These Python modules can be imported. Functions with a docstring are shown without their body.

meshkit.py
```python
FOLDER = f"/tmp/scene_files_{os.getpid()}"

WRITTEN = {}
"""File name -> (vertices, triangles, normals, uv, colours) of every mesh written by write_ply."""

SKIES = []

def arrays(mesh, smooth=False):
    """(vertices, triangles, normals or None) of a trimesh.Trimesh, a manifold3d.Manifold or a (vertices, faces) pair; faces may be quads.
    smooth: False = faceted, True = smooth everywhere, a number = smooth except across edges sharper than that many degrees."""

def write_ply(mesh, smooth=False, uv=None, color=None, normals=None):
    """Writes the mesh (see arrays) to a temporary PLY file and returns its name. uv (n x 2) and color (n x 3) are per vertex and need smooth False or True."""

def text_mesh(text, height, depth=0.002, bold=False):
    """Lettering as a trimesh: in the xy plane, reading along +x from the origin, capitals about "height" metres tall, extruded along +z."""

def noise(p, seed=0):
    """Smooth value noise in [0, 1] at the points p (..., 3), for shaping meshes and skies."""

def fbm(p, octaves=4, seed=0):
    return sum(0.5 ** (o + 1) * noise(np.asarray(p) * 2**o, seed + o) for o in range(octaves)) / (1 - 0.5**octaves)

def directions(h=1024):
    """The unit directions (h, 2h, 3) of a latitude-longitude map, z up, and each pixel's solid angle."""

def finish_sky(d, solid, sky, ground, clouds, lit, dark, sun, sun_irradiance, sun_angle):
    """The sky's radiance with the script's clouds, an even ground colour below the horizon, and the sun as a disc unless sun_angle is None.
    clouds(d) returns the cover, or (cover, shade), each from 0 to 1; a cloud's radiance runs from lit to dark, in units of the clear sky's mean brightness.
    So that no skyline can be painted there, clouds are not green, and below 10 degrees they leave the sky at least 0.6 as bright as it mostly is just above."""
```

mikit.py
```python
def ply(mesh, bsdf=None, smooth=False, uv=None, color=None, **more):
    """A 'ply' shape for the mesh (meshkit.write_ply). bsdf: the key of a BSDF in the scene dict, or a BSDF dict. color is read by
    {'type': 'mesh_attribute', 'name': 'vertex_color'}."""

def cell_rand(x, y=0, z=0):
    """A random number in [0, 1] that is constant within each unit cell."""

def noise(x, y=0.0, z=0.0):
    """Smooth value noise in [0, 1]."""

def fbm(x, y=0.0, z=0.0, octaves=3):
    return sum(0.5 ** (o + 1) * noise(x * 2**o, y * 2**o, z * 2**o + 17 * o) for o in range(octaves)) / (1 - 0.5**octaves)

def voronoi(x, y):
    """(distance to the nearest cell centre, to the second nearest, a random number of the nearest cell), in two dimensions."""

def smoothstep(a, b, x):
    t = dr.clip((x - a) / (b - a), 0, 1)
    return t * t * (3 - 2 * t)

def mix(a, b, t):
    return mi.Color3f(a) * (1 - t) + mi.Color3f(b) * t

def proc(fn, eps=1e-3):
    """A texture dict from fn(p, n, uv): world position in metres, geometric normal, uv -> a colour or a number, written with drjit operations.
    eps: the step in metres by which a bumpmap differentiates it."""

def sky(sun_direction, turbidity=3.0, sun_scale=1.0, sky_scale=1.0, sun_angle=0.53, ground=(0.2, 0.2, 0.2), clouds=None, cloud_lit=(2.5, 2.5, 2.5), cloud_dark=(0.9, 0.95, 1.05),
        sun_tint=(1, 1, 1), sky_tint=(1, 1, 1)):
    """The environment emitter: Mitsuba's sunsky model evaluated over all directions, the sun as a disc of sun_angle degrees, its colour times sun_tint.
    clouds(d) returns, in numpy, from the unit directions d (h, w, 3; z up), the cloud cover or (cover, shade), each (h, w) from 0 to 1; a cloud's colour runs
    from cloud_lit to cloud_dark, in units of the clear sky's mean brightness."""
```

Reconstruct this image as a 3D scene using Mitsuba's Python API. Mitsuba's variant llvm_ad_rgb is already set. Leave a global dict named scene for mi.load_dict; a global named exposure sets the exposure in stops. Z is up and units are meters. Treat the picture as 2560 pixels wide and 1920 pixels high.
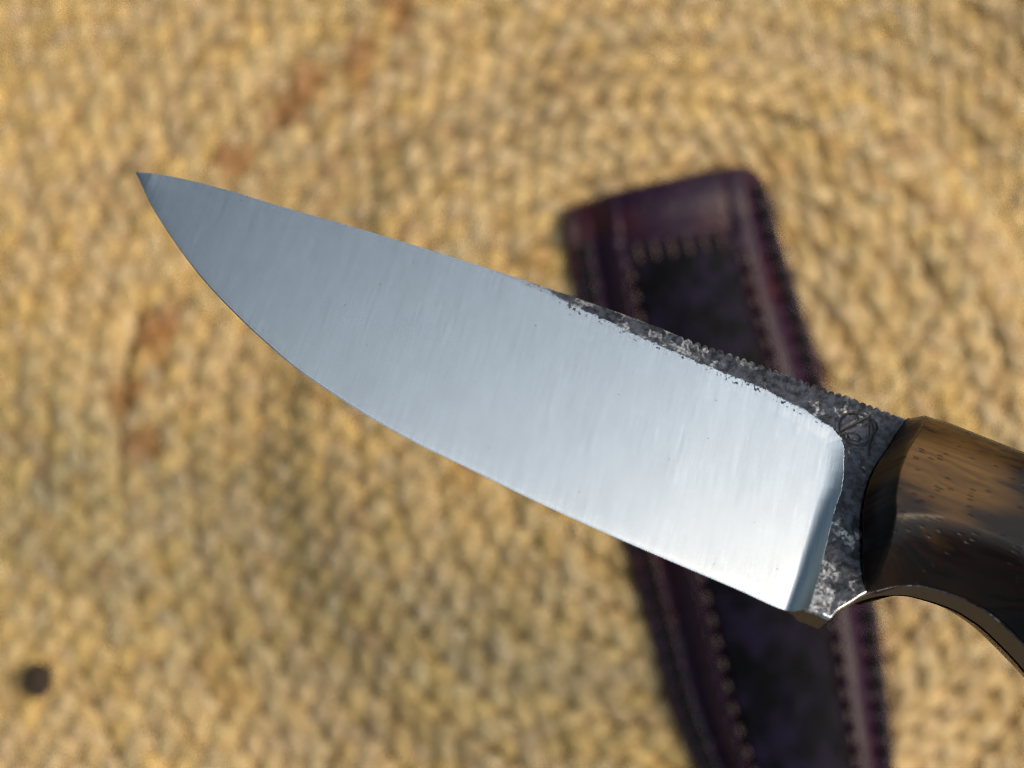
import math, random
import numpy as np
import trimesh
import drjit as dr
import mitsuba as mi
import mikit, meshkit
from mikit import noise, fbm, voronoi, smoothstep, mix, cell_rand
from scipy.interpolate import PchipInterpolator
from scipy.spatial import cKDTree

rng = np.random.default_rng(7)
scene, labels = {}, {}
T4 = mi.ScalarTransform4f

# ---------------------------------------------------------------- camera, light, exposure
CAM = [0.0, -0.0324, 0.3083]
UP = [0.0, 0.99452, 0.10453]
FOV = 40.0
DFOC = 0.194
scene['camera'] = {'type': 'thinlens', 'fov': FOV, 'fov_axis': 'x', 'aperture_radius': 0.0029, 'focus_distance': DFOC,
                   'to_world': T4().look_at(origin=CAM, target=[0, 0, 0], up=UP), 'near_clip': 0.005, 'far_clip': 100.0}
az, el = math.radians(5), math.radians(45)
SUN = np.array([math.cos(az) * math.cos(el), math.sin(az) * math.cos(el), math.sin(el)])
def fitted_cloud(d):
    """an unseen bank of thin bright cloud round the sun, shaped for the gradient the blade mirrors, with a soft uneven edge; blue sky beyond it"""
    ang = np.degrees(np.arccos(np.clip(d @ SUN, -1, 1)))
    n = meshkit.fbm(d * np.array([2.2, 3.5, 5.0]), 4, 12)
    e = np.clip((56 + 8 * (n - 0.5) - ang) / 13, 0, 1)
    return np.clip(e * e * (3 - 2 * e) * (0.50 + 0.24 * n) + 0.45 * np.clip((46 - ang) / 40, 0, 1) + 0.05 * n, 0, 1)
scene['sky'] = mikit.sky(SUN, turbidity=3, sky_scale=0.43, sun_scale=0.27, sun_angle=20, clouds=fitted_cloud, cloud_lit=(10.2, 11.4, 12.3),
                         sun_tint=(1.12, 1.0, 0.84), sky_tint=(1.08, 1.02, 0.80))
exposure = 2.05

# ---------------------------------------------------------------- helpers
def name_of(key):
    if key not in scene: return key
    i = 1
    while f'{key}_{i:03d}' in scene: i += 1
    return f'{key}_{i:03d}'

def put(key, mesh, bsdf, smooth=False, uv=None, color=None, label=None, **tags):
    key = name_of(key)
    scene[key] = mikit.ply(mesh, bsdf, smooth=smooth, uv=uv, color=color)
    if label: tags['label'] = label
    if tags: labels[key] = tags
    return key

def grid_faces(ni, nj):
    i, j = np.meshgrid(np.arange(ni - 1), np.arange(nj - 1), indexing='ij')
    a = (i * nj + j).ravel()
    return np.stack([a, a + nj, a + nj + 1, a + 1], 1)

def tri(q):
    return np.vstack([q[:, [0, 1, 2]], q[:, [0, 2, 3]]])

def compact(v, f, *more):
    used = np.unique(f)
    m = np.full(len(v), -1); m[used] = np.arange(len(used))
    return (v[used], m[f]) + tuple(x[used] for x in more)

def seg_dist(p, line):
    """distance from the points p (n,2) to a polyline, densely sampled"""
    s = np.concatenate([[0], np.cumsum(np.linalg.norm(np.diff(line, axis=0), axis=1))])
    t = np.arange(0, s[-1], 0.05)
    dense = np.stack([np.interp(t, s, line[:, 0]), np.interp(t, s, line[:, 1])], 1)
    return cKDTree(dense).query(p)[0]

def fbm2(x, y, z=0.0, octaves=4, seed=0):
    return meshkit.fbm(np.stack(np.broadcast_arrays(x, y, z), -1), octaves, seed)

def lerp_line(line, n):
    s = np.concatenate([[0], np.cumsum(np.linalg.norm(np.diff(line, axis=0), axis=1))])
    t = np.linspace(0, s[-1], n)
    return np.stack([PchipInterpolator(s, line[:, 0])(t), PchipInterpolator(s, line[:, 1])(t)], 1)

# ---------------------------------------------------------------- shapes, in millimetres
KO = [0.0, -12.125, 115.365]
KX = [0.93667, -0.34829, -0.03661]
KY = [0.30921, 0.87158, -0.38045]
KN = [0.16441, 0.34504, 0.92408]
T = 4.8
SPINE = np.array([[-59.84, 10.64], [-57.01, 11.46], [-54.45, 11.93], [-50.21, 12.48], [-45.94, 12.82], [-39.21, 13.21], [-30.67, 13.95], [-21.99, 14.53], [-16.06, 14.86], [-10.11, 15.13], [-4.13, 15.33], [2.19, 15.55], [7.37, 15.72], [12.57, 15.83], [16.48, 15.77], [20.13, 15.6], [22.78, 15.63], [28.13, 15.77], [33.39, 15.81], [36.15, 15.88], [39.96, 15.92], [42.75, 15.87], [45.32, 16.0], [47.95, 15.88], [50.91, 15.9], [53.11, 15.8], [54.37, 15.85], [55.74, 16.97], [58.24, 17.2], [63.18, 17.09], [71.63, 16.96]])
EDGE = np.array([[-59.93, 10.76], [-55.83, 6.29], [-52.29, 3.49], [-48.44, 0.73], [-43.74, -2.2], [-38.53, -4.91], [-33.51, -7.18], [-27.94, -9.35], [-21.99, -11.0], [-16.15, -12.34], [-9.11, -13.47], [-2.31, -14.18], [7.93, -15.27], [17.98, -16.04], [27.97, -16.58], [37.93, -17.06], [43.27, -17.45], [45.12, -17.38], [46.19, -17.14]])
HEEL = np.array([[46.59, -17.37], [47.86, -17.33], [49.56, -17.43], [50.33, -16.09], [51.76, -14.37], [53.24, -12.56], [55.32, -10.8], [57.49, -9.42], [61.5, -8.02], [66.53, -7.67], [70.05, -8.26], [75.75, -10.93]])
GRIND = np.array([[-3.03, 15.29], [0.01, 15.21], [3.24, 14.29], [6.27, 14.0], [10.45, 13.63], [13.33, 13.16], [18.26, 12.83], [20.88, 12.6], [23.94, 12.39], [27.24, 12.16], [29.88, 12.13], [33.13, 12.08], [36.48, 11.6], [39.7, 11.13], [42.31, 10.42], [44.33, 9.93], [45.68, 8.9], [46.35, 7.47], [47.08, 4.0], [47.32, 1.22], [47.05, -1.34], [46.97, -3.93], [46.94, -8.53], [46.92, -12.31], [46.76, -15.38], [46.62, -17.29]])
WFRONT = np.array([[54.24, 15.93], [53.23, 13.29], [52.25, 10.03], [51.29, 7.35], [50.68, 4.83], [50.37, 1.7], [50.46, -0.97], [51.11, -4.43], [51.97, -8.05], [52.58, -9.91], [53.62, -11.94]])
CREST = np.array([[51.92, -6.46], [56.28, -2.92], [59.41, -1.55], [65.05, -1.53], [71.37, -2.31]])
MARK = np.array([[47.34, 11.25], [49.71, 12.23], [44.5, 9.14], [48.79, 13.86], [49.92, 9.14], [46.91, 13.61], [47.51, 12.72], [49.86, 12.7], [46.26, 9.54], [48.74, 10.24]])
SL = np.array([[10.7, 37.9], [11.5, 28.3], [13.0, 18.6], [15.2, 4.7], [19.0, -15.3], [23.8, -35.6], [27.2, -48.7], [29.9, -59.1], [32.8, -69.7], [37.9, -81.7]])
SR = np.array([[54.8, 44.7], [57.9, 33.9], [60.8, 23.5], [64.6, 10.7], [67.8, -0.4], [71.7, -17.0], [75.0, -32.9], [77.5, -48.7], [78.5, -57.5], [79.4, -69.7], [80.0, -81.3]])
ST = np.array([[10.7, 37.7], [19.7, 40.6], [32.4, 43.5], [42.0, 45.8], [51.5, 47.2], [54.6, 44.5]])
BEAD = np.array([[-100.5, -63.7]])
RED = np.array([[-45.6, 68.2], [-51.7, 60.3], [-33.8, 75.2], [-61.8, 49.8], [-25.6, 85.6], [-84.9, -2.9], [-81.6, -13.4], [-78.6, 11.1], [-48.6, 64.3], [-35.8, 72.5]])
CENTRE = np.array([[35.7, -11.7]])
WOODPTS = np.array([[58.86, 2.56], [55.78, 3.79], [63.35, 10.05], [68.91, 7.89]])
KO, KX, KY, KN = map(np.array, (KO, KX, KY, KN))

def knife(p):
    """the knife's own millimetres (along it, towards the spine, out of its front side) to metres of the world"""
    return (KO + p[:, [0]] * KX + p[:, [1]] * KY + p[:, [2]] * KN) / 1000

# ---------------------------------------------------------------- materials
scene['jute'] = {'type': 'twosided', 'b': {'type': 'principled', 'roughness': 0.6, 'specular': 0.35,
                 'base_color': {'type': 'mesh_attribute', 'name': 'vertex_color'}}}
scene['thread_black'] = {'type': 'principled', 'base_color': {'type': 'rgb', 'value': [0.003, 0.0025, 0.003]}, 'roughness': 0.6, 'specular': 0.2}
scene['thread_brown'] = {'type': 'principled', 'base_color': {'type': 'rgb', 'value': [0.034, 0.013, 0.010]}, 'roughness': 0.5}

# brushed steel: the satin lines run across the blade; uv = knife millimetres
def streak(uv):
    a = noise(uv.x * 6.3 + 0.30 * uv.y, uv.y * 0.22, 1.0)
    b = noise(uv.x * 2.3 + 0.10 * uv.y, uv.y * 0.12, 7.0)
    c = noise(uv.x * 9.0 + 0.8 * uv.y, uv.y * 0.40, 4.0)
    return 0.50 * a + 0.08 * b + 0.42 * c

def steel_bump(p, n, uv):
    return streak(uv)

def steel_tint(p, n, uv):
    s = streak(uv)
    fleck = smoothstep(0.80, 0.95, noise(uv.x * 9.0 + 0.5 * uv.y, uv.y * 0.5, 11.0))
    pit = voronoi(uv.x * 0.21 + 3.3, uv.y * 0.21)
    speck = 0.8 * smoothstep(0.034, 0.012, pit[0]) * smoothstep(0.82, 0.85, pit[2])
    v = 0.54 + 0.17 * (s - 0.5) + 0.08 * fleck
    return mix((v * 0.95, v * 0.975, v), (0.05, 0.05, 0.055), speck)

scene['brushed_steel'] = {'type': 'twosided', 'b': {'type': 'bumpmap', 'scale': 0.000002, 'tex': mikit.proc(steel_bump, eps=5e-5),
    'nested': {'type': 'roughconductor', 'material': 'none', 'distribution': 'beckmann', 'alpha_u': 0.17, 'alpha_v': 0.09,
               'specular_reflectance': mikit.proc(steel_tint)}}}
scene['polished_steel'] = {'type': 'twosided', 'b': {'type': 'roughconductor', 'material': 'none', 'distribution': 'ggx', 'alpha': 0.22,
               'specular_reflectance': {'type': 'rgb', 'value': [0.16, 0.155, 0.145]}}}

def scale_wear(uv):
    """0 = black forge scale, 1 = worn through to grey steel: near the heel corner and in patches along the spine"""
    wx = uv.x * 0.83 + uv.y * 0.56 + 1.1 * fbm(uv.x * 1.1, uv.y * 1.1, 21.0, 2)
    wy = uv.y * 0.83 - uv.x * 0.56 + 1.1 * fbm(uv.x * 1.1, uv.y * 1.1, 31.0, 2)
    big = fbm(wx * 0.6, wy * 0.6, 2.0, 4)
    heel = smoothstep(-4.0, -15.0, uv.y) * smoothstep(53.0, 48.0, uv.x + 0.2 * (uv.y + 15))
    spine = smoothstep(22.0, 2.0, uv.x)
    tri_ = dr.sqrt(dr.square(uv.x - 47.75) + dr.square(uv.y - 13.35))
    arris = 0.3 * smoothstep(0.75, 0.45, tri_) + 0.22 * smoothstep(15.25, 15.65, uv.y) * smoothstep(4.0, 10.0, uv.x)
    return smoothstep(0.45, 0.59, big + 0.24 * heel + 0.05 * spine - 0.10 + arris - 0.12 * smoothstep(24.0, 34.0, uv.x) * smoothstep(-5.0, 0.0, uv.y))

def scale_color(p, n, uv):
    fine = fbm(uv.x * 1.3, uv.y * 1.3, 1.0, 4)
    dark = mix((0.007, 0.008, 0.011), (0.060, 0.066, 0.088), smoothstep(0.2, 0.8, fine))
    grey = mix((0.07, 0.07, 0.072), (0.36, 0.36, 0.375), smoothstep(0.3, 0.7, fbm((uv.x + 0.6 * uv.y) * 2.4, (uv.y - 0.6 * uv.x) * 2.4, 5.0, 3)))
    return mix(dark, grey, scale_wear(uv))

def scale_bump(p, n, uv):
    return fbm(uv.x * 1.7, uv.y * 1.7, 8.0, 3)

scene['forge_scale'] = {'type': 'twosided', 'b': {'type': 'bumpmap', 'scale': 0.00012, 'tex': mikit.proc(scale_bump, eps=5e-5),
    'nested': {'type': 'principled', 'base_color': mikit.proc(scale_color), 'roughness': 0.45, 'specular': 0.3,
               'metallic': mikit.proc(lambda p, n, uv: 0.04 + 0.55 * scale_wear(uv))}}}

scene['mark_oxide'] = {'type': 'twosided', 'b': {'type': 'principled', 'base_color': {'type': 'rgb', 'value': [0.011, 0.012, 0.016]}, 'roughness': 0.45, 'specular': 0.3}}

def wood_grain(uv):
    warp = fbm(uv.x * 0.10, uv.y * 0.30, 3.0, 4)
    return warp, fbm(uv.x * 0.12, uv.y * 1.7 + warp * 5, 6.0, 3)

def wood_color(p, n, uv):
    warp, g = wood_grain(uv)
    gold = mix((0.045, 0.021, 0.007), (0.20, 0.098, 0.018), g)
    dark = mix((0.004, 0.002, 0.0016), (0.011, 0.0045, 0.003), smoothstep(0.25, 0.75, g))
    fig = (uv.x - 58.5) * (uv.x - 58.5) / 60.0 + (uv.y - 5.0) * (uv.y - 5.0) / 45.0  # gold figure; its bounds put the bevel and groove shade into the colour
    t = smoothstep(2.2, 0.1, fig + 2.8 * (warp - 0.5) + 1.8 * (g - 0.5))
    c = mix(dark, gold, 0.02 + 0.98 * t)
    pores = voronoi(uv.x * 0.42, uv.y * 1.9)
    hole = smoothstep(0.26, 0.12, pores[0]) * smoothstep(0.68, 0.8, pores[2])
    line = smoothstep(0.035, 0.0, dr.abs(noise(uv.x * 0.05, uv.y * 0.5, 12.0) - 0.52))
    return mix(c, (0.012, 0.007, 0.006), dr.maximum(0.7 * hole, 0.6 * line))

def wood_bump(p, n, uv):
    pores = voronoi(uv.x * 0.42, uv.y * 1.9)
    return -smoothstep(0.26, 0.12, pores[0]) * smoothstep(0.68, 0.8, pores[2]) + 0.25 * fbm(uv.x * 0.8, uv.y * 6.0, 2.0, 2)

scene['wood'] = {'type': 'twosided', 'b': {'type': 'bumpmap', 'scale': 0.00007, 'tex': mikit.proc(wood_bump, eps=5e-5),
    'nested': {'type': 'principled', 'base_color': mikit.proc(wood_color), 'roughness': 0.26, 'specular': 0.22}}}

def leather_color(p, n, uv):
    f = fbm(p.x * 900, p.y * 900, p.z * 900, 3)
    w = fbm(p.x * 90, p.y * 90, 2.0, 3)
    c = mix((0.004, 0.001, 0.005), (0.036, 0.0065, 0.030), f)
    return mix(c, (0.040, 0.004, 0.009), smoothstep(0.55, 0.8, w))

def panel_color(p, n, uv):
    f = fbm(p.x * 300, p.y * 300, p.z * 300, 4)
    return mix((0.001, 0.0008, 0.002), (0.012, 0.007, 0.022), smoothstep(0.35, 0.7, f))

def leather_bump(p, n, uv):
    return fbm(p.x * 1200, p.y * 1200, p.z * 1200, 3)

for key, fn, r, sp in (('leather', leather_color, 0.36, 0.3), ('tooled_leather', panel_color, 0.5, 0.10)):
    scene[key] = {'type': 'twosided', 'b': {'type': 'bumpmap', 'scale': 0.0003, 'tex': mikit.proc(leather_bump, eps=1e-4),
        'nested': {'type': 'principled', 'base_color': mikit.proc(fn), 'roughness': r, 'specular': sp}}}

scene['table_wood'] = {'type': 'principled', 'roughness': 0.6,
    'base_color': mikit.proc(lambda p, n, uv: mix((0.12, 0.07, 0.04), (0.24, 0.15, 0.09), fbm(p.x * 8, p.y * 120, 1.0, 4)))}

# ---------------------------------------------------------------- the table under the mat
MAT_R, PITCH = 205.0, 7.6
tb = trimesh.creation.box([1.6, 1.1, 0.03]); tb.apply_translation([0, 0, -0.0215])
put('table_top', tb, 'table_wood', kind='structure', label='brown wooden table top under the woven mat', category='table top')

# ---------------------------------------------------------------- the braided mat: one flat plait of three jute strands, coiled
CX, CY = CENTRE[0]
def mat_height(x, y):
    """the mat bulges: an inner step and a low unevenness"""
    r = np.hypot(x - CX, y - CY)
    st = lambda a, w: np.clip((r - a) / w, 0, 1) ** 2 * (3 - 2 * np.clip((r - a) / w, 0, 1))
    h = 6.5 * (1 - st(74, 18)) + 2.0 * st(112, 16)
    return h + 3.5 * (fbm2(x / 45, y / 45, 0.3, 3, 5) - 0.5)

LP = 19.0
phi_end = MAT_R / PITCH * 2 * math.pi
ph = [0.6]
while ph[-1] < phi_end:
    ph.append(ph[-1] + 1.0 / max(PITCH * ph[-1] / (2 * math.pi), 1.2))
ph = np.array(ph); rad = PITCH * ph / (2 * math.pi)
arc = np.concatenate([[0], np.cumsum(np.hypot(np.diff(rad), rad[1:] * np.diff(ph)))])
wob = meshkit.noise(np.stack([arc / 23, arc * 0, arc * 0], -1), 3)
th0 = 2 * math.pi * (arc + 13 * meshkit.noise(np.stack([arc / 60, arc * 0 + 4, arc * 0], -1), 8)) / LP
SIDES = 9
for k in range(3):
    th = th0 + k * 2 * math.pi / 3
    lat = (2.3 + 0.7 * (wob - 0.5)) * np.sin(th) + 1.2 * (meshkit.noise(np.stack([arc / 7, arc * 0 + k, arc * 0], -1), 21) - 0.5) + 0.5 * (meshkit.noise(np.stack([arc / 31, arc * 0, arc * 0 + 2], -1), 23) - 0.5)
    up = 1.1 * np.sin(2 * th)
    rr = rad + lat
    x, y = CX + rr * np.cos(ph), CY + rr * np.sin(ph)
    thick = meshkit.noise(np.stack([arc / 9, arc * 0 + 9 + k, arc * 0], -1), 31)
    z = up - 1.2 + 1.3 * (meshkit.noise(np.stack([arc / 5, arc * 0 + 5 + k, arc * 0], -1), 11) - 0.5)
    c = np.stack([x, y, z + mat_height(x, y)], -1)
    t = np.gradient(c, axis=0); t /= np.linalg.norm(t, axis=1, keepdims=True)
    side = np.cross(t, [0, 0, 1.0]); side /= np.linalg.norm(side, axis=1, keepdims=True)
    top = np.cross(side, t)
    ang = np.arange(SIDES) / SIDES * 2 * math.pi
    rw, rh = 2.25 + 0.9 * (thick - 0.5), 1.3 + 0.5 * (thick - 0.5)
    # each strand is a loose bundle of fibres: its outline is lobed and twists along its length
    lobes = 1 + 0.10 * np.cos(3 * (ang[None] + arc[:, None] / 3.0)) + 0.12 * (meshkit.noise(np.stack(np.broadcast_arrays(arc[:, None] / 2.5, ang[None] * 1.6, 3.0 + k), -1), 41) - 0.5)
    v = c[:, None] + lobes[..., None] * (rw[:, None, None] * np.cos(ang)[None, :, None] * side[:, None] + rh[:, None, None] * np.sin(ang)[None, :, None] * top[:, None])
    i, j = np.meshgrid(np.arange(len(arc) - 1), np.arange(SIDES), indexing='ij')
    q = np.stack([i * SIDES + j, i * SIDES + (j + 1) % SIDES, (i + 1) * SIDES + (j + 1) % SIDES, (i + 1) * SIDES + j], -1).reshape(-1, 4)[:, ::-1]
    # dye: straw, with paler, yellower, greyer and a few red-brown lengths of fibre
    A = np.broadcast_to(arc[:, None], (len(arc), SIDES)); G = np.broadcast_to(ang[None], A.shape)
    n1 = meshkit.noise(np.stack([A / 9, A * 0 + k * 3, A * 0], -1), 51)
    n2 = meshkit.noise(np.stack([A / 14, A * 0 + k * 5, A * 0], -1), 61)
    nf = meshkit.fbm(np.stack([A / 6.0, G * 1.6 + A / 5, A * 0 + k], -1), 3, 71)
    col = np.array([0.54, 0.365, 0.155]) * np.ones(A.shape + (1,))
    col *= (0.80 + 0.40 * n1)[..., None]
    col *= 1 + (n2 - 0.5)[..., None] * np.array([0.12, 0.05, -0.4])
    col *= (0.78 + 0.44 * nf)[..., None]
    n3 = meshkit.noise(np.stack([A / 30, A * 0 + 7 * k, A * 0 + 2], -1), 67)
    pale = np.clip((n3 - 0.62) / 0.15, 0, 1)[..., None] * 0.35
    col = col * (1 - pale) + pale * np.array([0.58, 0.45, 0.24]) * (0.78 + 0.44 * nf)[..., None]
    d = np.min(np.linalg.norm(c[:, None, :2] - RED[None], axis=-1), axis=1)
    stray = meshkit.noise(np.stack([arc / 11, arc * 0 + 40 + k, arc * 0], -1), 81) > 0.88
    red = np.where((d < 4.0) | stray, 1.0, 0.0)
    red = np.convolve(red, np.hanning(7) / 3, 'same')[:, None, None] * np.where(d[:, None, None] < 5, 0.7, 0.3)
    col = col * (1 - red) + red * np.array([0.27, 0.095, 0.022]) * (0.7 + 0.6 * nf)[..., None]
    put('woven_mat__strand', (v.reshape(-1, 3) / 1000, q), 'jute', smooth=True, color=np.clip(col.reshape(-1, 3), 0, 0.9))
labels['woven_mat'] = {'label': 'round straw coloured mat of coiled jute braid under the sheath', 'category': 'mat'}

# the small dark bead on the mat
b = trimesh.creation.icosphere(3, 3.3)
b.vertices *= [1, 1.12, 0.6]
b.vertices += 0.25 * (meshkit.fbm(b.vertices / 1.6, 3, 5)[:, None] - 0.5) * b.vertices / 3
b.apply_translation([BEAD[0][0], BEAD[0][1], mat_height(BEAD[0][0], BEAD[0][1]) + 2.6]); b.apply_scale(0.001)
scene['bead_black'] = {'type': 'principled', 'base_color': {'type': 'rgb', 'value': [0.055, 0.038, 0.025]}, 'specular': 0.15, 'roughness': 0.8}
put('dark_bead', b, 'bead_black', smooth=True, label='small round dark bead lying on the woven mat at its lower left', category='bead')

# ---------------------------------------------------------------- the leather sheath on the mat
NL, NB = 260, 150
left = np.vstack([SL, [[46, -98], [60, -113]]]); right = np.vstack([SR, [[79.5, -98], [70, -113]]])
Lc, Rc = lerp_line(left, NL), lerp_line(right, NL)
tt, bb = np.meshgrid(np.linspace(0, 1, NL), np.linspace(0, 1, NB), indexing='ij')
XY = Lc[:, None] * (1 - bb)[..., None] + Rc[:, None] * bb[..., None]
Tc = lerp_line(ST, NB)
straight = Lc[0] * (1 - bb[0])[:, None] + Rc[0] * bb[0][:, None]
XY = XY + (Tc - straight)[None] * (np.clip(1 - tt * 6, 0, 1) ** 2)[..., None]
length = np.concatenate([[0], np.cumsum(np.linalg.norm(np.diff(Lc, axis=0), axis=1))])
def ramp(a, b, x):
    t = np.clip((x - a) / (b - a), 0, 1); return t * t * (3 - 2 * t)
BASE = mat_height(45.0, 0.0)
ROWS = ((0.078, 12.0, 1.35, 0.75), (0.935, 5.0, 1.35, 0.75), (0.262, 19.0, 0.85, 0.6), (0.757, 19.0, 0.85, 0.6))
STEP = 4.6
def sheath_height(b, t):
    body = ramp(0.125, 0.245, b) * (1 - ramp(0.775, 0.93, b))
    edge = np.sqrt(np.clip(1 - (1 - np.clip(np.minimum(b, 1 - b) / 0.03, 0, 1)) ** 2, 0, 1))
    h = 3.8 * edge + 5.2 * body * (0.75 + 0.25 * ramp(0.0, 0.25, t)) + 1.2 * np.sin(np.clip((b - 0.25) / 0.5, 0, 1) * math.pi)
    groove = np.exp(-((b - 0.065) / 0.018) ** 2) + np.exp(-((b - 0.945) / 0.018) ** 2)
    inner = np.exp(-((b - 0.265) / 0.016) ** 2) + np.exp(-((b - 0.755) / 0.016) ** 2)
    ridge = np.exp(-((b - 0.845) / 0.03) ** 2)
    bumps = sum((1.0 if r_ > 1 else -1.6) * np.exp(-((b - b_) / 0.022) ** 4) * (0.5 - 0.5 * np.cos(2 * math.pi * (t * length[-1] - t0) / STEP)) * (t * length[-1] > t0 - 2) for b_, t0, r_, _ in ROWS)
    front = np.sqrt(np.clip(1 - (1 - np.clip(t / 0.012, 0, 1)) ** 2, 0, 1))
    band = 0.9 * np.exp(-((t - 0.035) / 0.02) ** 2) - 0.9 * np.exp(-((t - 0.072) / 0.010) ** 2) * ramp(0.2, 0.26, b) * (1 - ramp(0.74, 0.8, b))
    return (h - 0.4 * groove - 0.3 * inner + 0.9 * ridge + band + bumps) * front
Z = sheath_height(bb, tt)
Z = Z + 0.25 * (fbm2(XY[..., 0] / 2.5, XY[..., 1] / 2.5, 0, 3, 3) - 0.5)
base_z = mat_height(XY[..., 0], XY[..., 1]).mean() + 0.8
V = np.concatenate([XY, (base_z + Z)[..., None]], -1).reshape(-1, 3) / 1000
q = grid_faces(NL, NB)[:, ::-1]
qb, qt = bb.ravel()[q].mean(1), tt.ravel()[q].mean(1)
panel = (qb > 0.28) & (qb < 0.735) & (qt > 0.085)
collar = (qt < 0.065)
skirt_v = V.copy(); skirt_v[:, 2] = (base_z - 2.5) / 1000
for nm, sel, m in (('body', ~panel & ~collar, 'leather'), ('collar', collar, 'leather'), ('tooled_panel', panel, 'tooled_leather')):
    v2, f2 = compact(V, tri(q[sel]))
    put('leather_sheath__' + nm, (v2, f2), m, smooth=True)
rim = np.concatenate([np.arange(NB), np.arange(1, NL) * NB + NB - 1, (NL - 1) * NB + np.arange(NB - 2, -1, -1), np.arange(NL - 2, 0, -1) * NB])
rv = np.vstack([V[rim], skirt_v[rim]]); m_ = len(rim); ii = np.arange(m_); jj = (ii + 1) % m_
put('leather_sheath__back', trimesh.util.concatenate([trimesh.Trimesh(rv, tri(np.stack([ii, ii + m_, jj + m_, jj], 1)), process=False),
    trimesh.Trimesh(skirt_v, tri(q[:, ::-1]), process=False)]), 'leather')
labels['leather_sheath'] = {'label': 'dark oxblood leather knife sheath with stitched border lying on the woven mat under the blade', 'category': 'sheath'}

def capsule(a, b_, r):
    m = trimesh.creation.capsule(height=float(np.linalg.norm(b_ - a)), radius=r, count=[8, 8])
    d = (b_ - a) / np.linalg.norm(b_ - a)
    m.apply_transform(trimesh.geometry.align_vectors([0, 0, 1], d)); m.apply_translation(a)
    m.apply_scale(0.001)
    return m

def sheath_point(b, t):
    p = np.array([np.interp(t, np.linspace(0, 1, NL), Lc[:, i]) * (1 - b) + np.interp(t, np.linspace(0, 1, NL), Rc[:, i]) * b for i in (0, 1)])
    return np.array([p[0], p[1], base_z + float(sheath_height(np.array(b), np.array(t)))])

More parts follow.
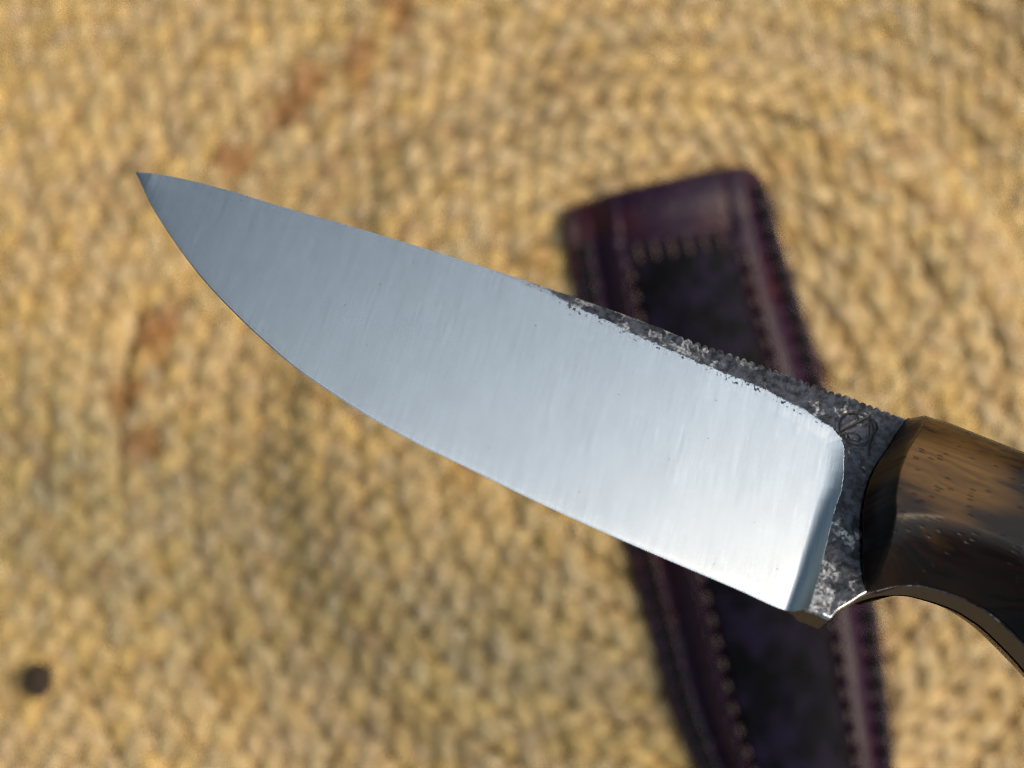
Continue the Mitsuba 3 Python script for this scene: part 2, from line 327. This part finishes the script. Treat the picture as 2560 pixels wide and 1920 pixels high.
total = length[-1]
for b_, t0, r_, half in ROWS:
    s = t0
    while s < 0.97 * total:
        a, c_ = sheath_point(b_, (s - half) / total), sheath_point(b_, (s + half) / total)
        put('leather_sheath__stitch', capsule(a + [0, 0, 0.25], c_ + [0, 0, 0.25], r_), 'thread_black' if r_ > 1 else 'thread_brown', smooth=True)
        s += STEP
for b_ in np.arange(0.31, 0.72, 0.075):
    a, c_ = sheath_point(b_, 0.086), sheath_point(b_, 0.102)
    put('leather_sheath__stitch', capsule(a + [0, 0, 0.2], c_ + [0, 0, 0.2], 0.95), 'thread_brown', smooth=True)

# ---------------------------------------------------------------- the knife
HT = T / 2
X_TIP, X_END = -60.4, 152.0
bottom_pts = np.vstack([EDGE, HEEL, [[81, -14.5], [87, -18.2], [95, -20.5], [108, -19.5], [125, -17.0], [138, -18.5], [147, -20.0], [152, -14.0]]])
keep = np.concatenate([[True], np.diff(bottom_pts[:, 0]) > 0.05]); bottom_pts = bottom_pts[keep]
top_pts = np.vstack([SPINE, [[90, 15.3], [110, 13.9], [130, 12.6], [145, 8.5], [152, 2.0]]])
top_pts[(top_pts[:, 0] > 55.5) & (top_pts[:, 0] < 80), 1] -= 1.15      # the slabs bulge over the tang's own outline
bottom_pts[0] = [X_TIP + 0.35, 10.35]; top_pts[0] = [X_TIP + 0.35, 10.72]
bottom_pts = np.vstack([[X_TIP, 10.66], bottom_pts]); top_pts = np.vstack([[X_TIP, 10.67], top_pts])
y_bot, y_top = PchipInterpolator(*bottom_pts.T), PchipInterpolator(*top_pts.T)
tooth0, tooth1 = 19.6, 52.6
def spine_y(x):
    u = (x - tooth0) / 1.19 + 0.12 * np.sin(x * 1.3)
    lobe = np.abs(np.sin(math.pi * u)) ** 0.55
    depth = 0.78 * np.clip((x - tooth0) / 1.0, 0, 1) * np.clip((tooth1 - x) / 0.6, 0, 1) * (0.75 + 0.5 * meshkit.noise(np.stack([u, u * 0, u * 0], -1), 4))
    depth = depth * np.where(x > 44, 0.55, 1.0)
    rough = 0.10 * (fbm2(x * 1.6, 0, 0, 3, 9) - 0.5) * np.clip((x - 0) / 10, 0, 1) * np.clip((54 - x) / 2, 0, 1)
    return y_top(x) - depth * (1 - lobe) + rough

gtop = GRIND[1:17]                       # the upper grind line, up to its corner
g_y = PchipInterpolator(np.r_[-9, -5, gtop[1:, 0]], np.r_[y_top(-9.0), 14.9, gtop[1:, 1]])
def grind_y(x):                         # where the bevel would meet the flat
    a = np.where(x < -9, y_top(x), g_y(np.clip(x, -9, gtop[-1, 0])))
    slope = -0.045
    return np.where(x > 36.5, g_y(36.48) + slope * (x - 36.48), a)

def half_thick(x):
    return np.interp(x, [X_TIP, -58, -45, -5, 25, 60, 152], [0.10, 0.42, 0.85, 1.75, HT, HT, HT])

def knife_grid(xs, nv):
    v = np.linspace(0, 1, nv); v = v + 0.10 * np.sin(2 * math.pi * v) * -0.55      # closer rows near edge and spine
    X = np.broadcast_to(xs[:, None], (len(xs), nv))
    yb, yt = y_bot(xs)[:, None], spine_y(xs)[:, None]
    return X, yb + (yt - yb) * v[None]

plunge = GRIND[14:]
poly = np.vstack([GRIND, [[46.6, -30], [200, -30], [200, 40], [GRIND[0, 0], 40]]])
import shapely
flat_poly = shapely.Polygon(poly)

# maker's mark: a ring with a bow and arrow, cut into the forge scale
mc = MARK[0]; mr = float(np.linalg.norm(MARK[1] - mc)) * 0.97
a_ = np.linspace(0, 2 * math.pi, 60); u_ = np.linspace(0, 1, 20)
bow_end = MARK[3] * 0.35 + MARK[4] * 0.65
mark_lines = [mc + mr * np.stack([np.cos(a_), np.sin(a_)], 1), np.array([MARK[2], MARK[3]]), np.array([MARK[2] + [0.1, -0.3], MARK[2] + [1.7, 0.95]]),
              np.array([MARK[3], MARK[4] + [0.1, -1.0]]), (1 - u_)[:, None] * MARK[3] + u_[:, None] * bow_end + np.sin(u_ * math.pi)[:, None] * np.array([0.95, 0.35]),
              np.array([MARK[5], MARK[6], MARK[3]]), np.array([MARK[5], MARK[3]]), MARK[8] + [1.0, 0.3] + np.stack([0.95 * np.cos(a_), 0.6 * np.sin(a_)], 1)]
def mark_depth(p):
    d = np.full(len(p), 9.0)
    near = np.linalg.norm(p - mc, axis=1) < 5.5
    for line, w_ in zip(mark_lines, (1.25, 1.5, 1.0, 1.0, 0.8, 0.8, 0.8, 0.8)):
        d[near] = np.minimum(d[near], seg_dist(p[near], line) / w_)
    return d

def front_height(X, Y):
    sh = X.shape
    p = np.stack([X.ravel(), Y.ravel()], 1)
    d = seg_dist(p, GRIND).reshape(sh)
    flat = shapely.contains_xy(flat_poly, p[:, 0], p[:, 1]).reshape(sh)
    h = half_thick(X)
    yb, yt = y_bot(X), spine_y(X)
    s = np.clip((Y - yb) / np.maximum(grind_y(X) - yb, 0.3), 0, 1)
    hb = 0.995 * h - 0.125 * np.minimum(1, h)
    zb = hb * (s + 0.13 * s * (1 - s)) + 0.075 * (1 - np.exp(-(Y - yb) / 0.9)) * np.minimum(1, h)
    zb = np.minimum(zb, h)
    zb = np.minimum(zb + 0.05 * np.minimum(1, h), 0.015 + 0.34 * (Y - yb))          # the honed edge
    w = np.clip(1 - d / 2.5, 0, 1) ** 1.8 * ramp(30, 46, X)
    z = zb + (h - zb) * w
    rough = 0.11 * (fbm2(X * 0.9, Y * 0.9, 0, 4, 17) - 0.5) + 0.05 * (fbm2(X * 3.1, Y * 3.1, 0, 2, 27) - 0.5)
    zf = h + rough - 0.03
    dm = mark_depth(p).reshape(sh)
    zf = zf - 0.14 * np.exp(-(dm / 0.14) ** 2) + 0.05 * np.exp(-((dm - 0.33) / 0.10) ** 2)
    z = np.where(flat, zf, z)
    # softened arrises
    db, dt = Y - yb, yt - Y
    r = 0.45
    rb = np.where((db < r) & (X > 46.4), r - np.sqrt(np.clip(r * r - (r - db) ** 2, 0, None)), 0)
    rt = np.where((dt < r) & (X > 0), r - np.sqrt(np.clip(r * r - (r - dt) ** 2, 0, None)), 0) * np.clip(X / 15, 0, 1)
    return z - rb - rt * 0.9, flat, d

def both_sides(step_x, nv, x_hi, fine):
    xs = np.concatenate([X_TIP + 0.02 + np.linspace(0, 1, 14) ** 2 * 2.0, np.arange(X_TIP + 2.2, 44, step_x), np.arange(44, 51, step_x * 0.55), np.arange(51, 58, step_x), np.arange(58, x_hi + 0.01, 0.8)])
    X, Y = knife_grid(xs, nv)
    Zf, flat, d = front_height(X, Y)
    return X, Y, Zf, flat, d

X, Y, Z, flat, D = both_sides(0.13, 210, X_END, True)
ni, nj = X.shape
P = np.stack([X, Y, Z], -1).reshape(-1, 3)
q = grid_faces(ni, nj)
fx, fy = P[q][:, :, 0].mean(1), P[q][:, :, 1].mean(1)
fd = np.where(flat.ravel()[q].mean(1) > 0.5, 1, -1) * D.ravel()[q].mean(1)
rag = 0.55 * (fbm2(fx * 1.3, fy * 1.3, 0, 4, 33) - 0.5) * ramp(47.3, 46.2, fx * 1.0) + 0.16 * (fbm2(fx * 3.5, fy * 3.5, 0, 2, 35) - 0.5)
speck = (fbm2(fx * 3.4, fy * 3.4, 0, 2, 37) > 0.68) & (fd > -0.9) & (fx < 43)
bare = (fy - y_bot(fx) < 0.5) & (fx > 48.6) & (fx < 54.5)          # the arris of the finger groove is polished bare
scale_faces = ((fd + rag > 0) | speck) & ~bare
uvk = P[:, :2].copy()
groove_faces = scale_faces & (mark_depth(np.stack([fx, fy], 1)) < 0.13)
for nm, sel, m in (('blade', ~scale_faces, 'brushed_steel'), ('forged_flat', scale_faces & ~groove_faces, 'forge_scale'), ('maker_mark', groove_faces, 'mark_oxide')):
    v2, f2, uv2 = compact(P, tri(q[sel]), uvk)
    put('knife__' + nm, (knife(v2), f2), m, smooth=True, uv=uv2, label='round engraved mark with a bow and arrow beside the handle' if nm == 'maker_mark' else None)
# the far side and the spine and belly walls, bare steel
Xb, Yb, Zb, _, _ = both_sides(0.5, 60, X_END, False)
Pb = np.stack([Xb, Yb, -Zb], -1); nb = Xb.shape
back = trimesh.Trimesh(knife(Pb.reshape(-1, 3)), tri(grid_faces(*nb)[:, ::-1]), process=False)
put('knife__back_face', back, 'forge_scale', smooth=True, uv=Pb.reshape(-1, 3)[:, :2])
def wall(row):
    x = X[:, 0]; y, z = Y[:, row], Z[:, row]
    n_ = 7
    zz = np.linspace(-1, 1, n_)[None] * z[:, None]
    pts = np.stack([np.broadcast_to(x[:, None], zz.shape), np.broadcast_to(y[:, None], zz.shape), zz], -1)
    f = grid_faces(len(x), n_)
    return trimesh.Trimesh(knife(pts.reshape(-1, 3)), tri(f if row == 0 else f[:, ::-1]), process=False)
put('knife__belly_edge', wall(0), 'polished_steel', smooth=True)
put('knife__spine_edge', wall(-1), 'forge_scale', smooth=True)

# handle: two wooden slabs on the tang
def slab(sign, na, nb_, HMAX):
    fr = lerp_line(WFRONT[::-1], nb_)                              # belly to spine along the front
    bcoord = np.linspace(0, 1, nb_)
    a = np.concatenate([np.linspace(0, 0.12, na // 2, endpoint=False), np.linspace(0.12, 1, na // 2)])
    x_base = 54.0 + a * (151.6 - 54.0)
    A, Bc = np.meshgrid(a, bcoord, indexing='ij')
    Xs = fr[None, :, 0] + A * (151.6 - fr[None, :, 0])
    yb, yt = y_bot(np.clip(Xs, fr[0, 0], None)), y_top(np.clip(Xs, fr[-1, 0], None))
    Ys_end = yb + 0.05 + (yt - yb - 0.05) * Bc
    wgt = np.clip(1 - (Xs - fr[None, :, 0]) / 6.0, 0, 1) ** 2
    Ys = Ys_end * (1 - wgt) + np.broadcast_to(fr[None, :, 1], Xs.shape) * wgt
    df = seg_dist(np.stack([Xs.ravel(), Ys.ravel()], 1), fr).reshape(Xs.shape)
    dt, db = np.maximum(yt - Ys, 0), np.maximum(Ys - yb, 0)
    de = 151.6 - Xs
    cx = np.array([50.0, 51.92, 56.28, 59.41, 65.05, 71.37, 78, 88, 100, 151]); crest = np.array([-4.6, -3.8, -2.3, -1.55, -1.53, -2.31, -5, -9, -10, -9])
    depth_b = np.maximum(PchipInterpolator(cx, crest)(np.clip(Xs, 50, 151)) - yb, 2.0)
    et = np.sqrt(np.clip(1 - (1 - np.clip(dt / 10.0, 0, 1)) ** 2, 0, 1))
    eb = 1 - np.clip(1 - db / depth_b, 0, 1) ** 1.7
    ef = np.clip(0.08 + 0.92 * (1 - np.clip(1 - df / 1.5, 0, 1) ** 1.5), 0, 1)
    ee = np.sqrt(np.clip(1 - (1 - np.clip(de / 6, 0, 1)) ** 2, 0, 1))
    camber = 1 - 0.16 * ((Ys - (yb * 0.35 + yt * 0.65)) / np.maximum(yt - yb, 1)) ** 2
    Zs = HT - 0.05 + HMAX * et * eb * ef * ee * camber + 0.02 * ef
    Pw = np.stack([Xs, Ys, Zs], -1)
    # a wall down to the tang all round
    f = grid_faces(na, nb_)
    pts = Pw.reshape(-1, 3)
    ringi = np.concatenate([np.arange(nb_), np.arange(1, na) * nb_ + nb_ - 1, (na - 1) * nb_ + np.arange(nb_ - 2, -1, -1), np.arange(na - 2, 0, -1) * nb_])
    low = pts[ringi].copy(); low[:, 2] = HT - 0.12
    base = len(pts); m2 = len(ringi); i2 = np.arange(m2); j2 = (i2 + 1) % m2
    wallf = np.stack([ringi[i2], base + i2, base + j2, ringi[j2]], 1)
    P2 = np.vstack([pts, low]); F2 = np.vstack([f, wallf])
    P2[:, 2] *= sign
    if sign < 0: F2 = F2[:, ::-1]
    return P2, F2
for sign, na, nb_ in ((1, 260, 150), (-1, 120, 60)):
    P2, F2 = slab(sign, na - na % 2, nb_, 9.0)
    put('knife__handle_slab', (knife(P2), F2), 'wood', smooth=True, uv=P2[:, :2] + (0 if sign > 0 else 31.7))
labels['knife'] = {'label': 'hand forged knife with brushed blade and brown wooden handle above the sheath', 'category': 'knife'}
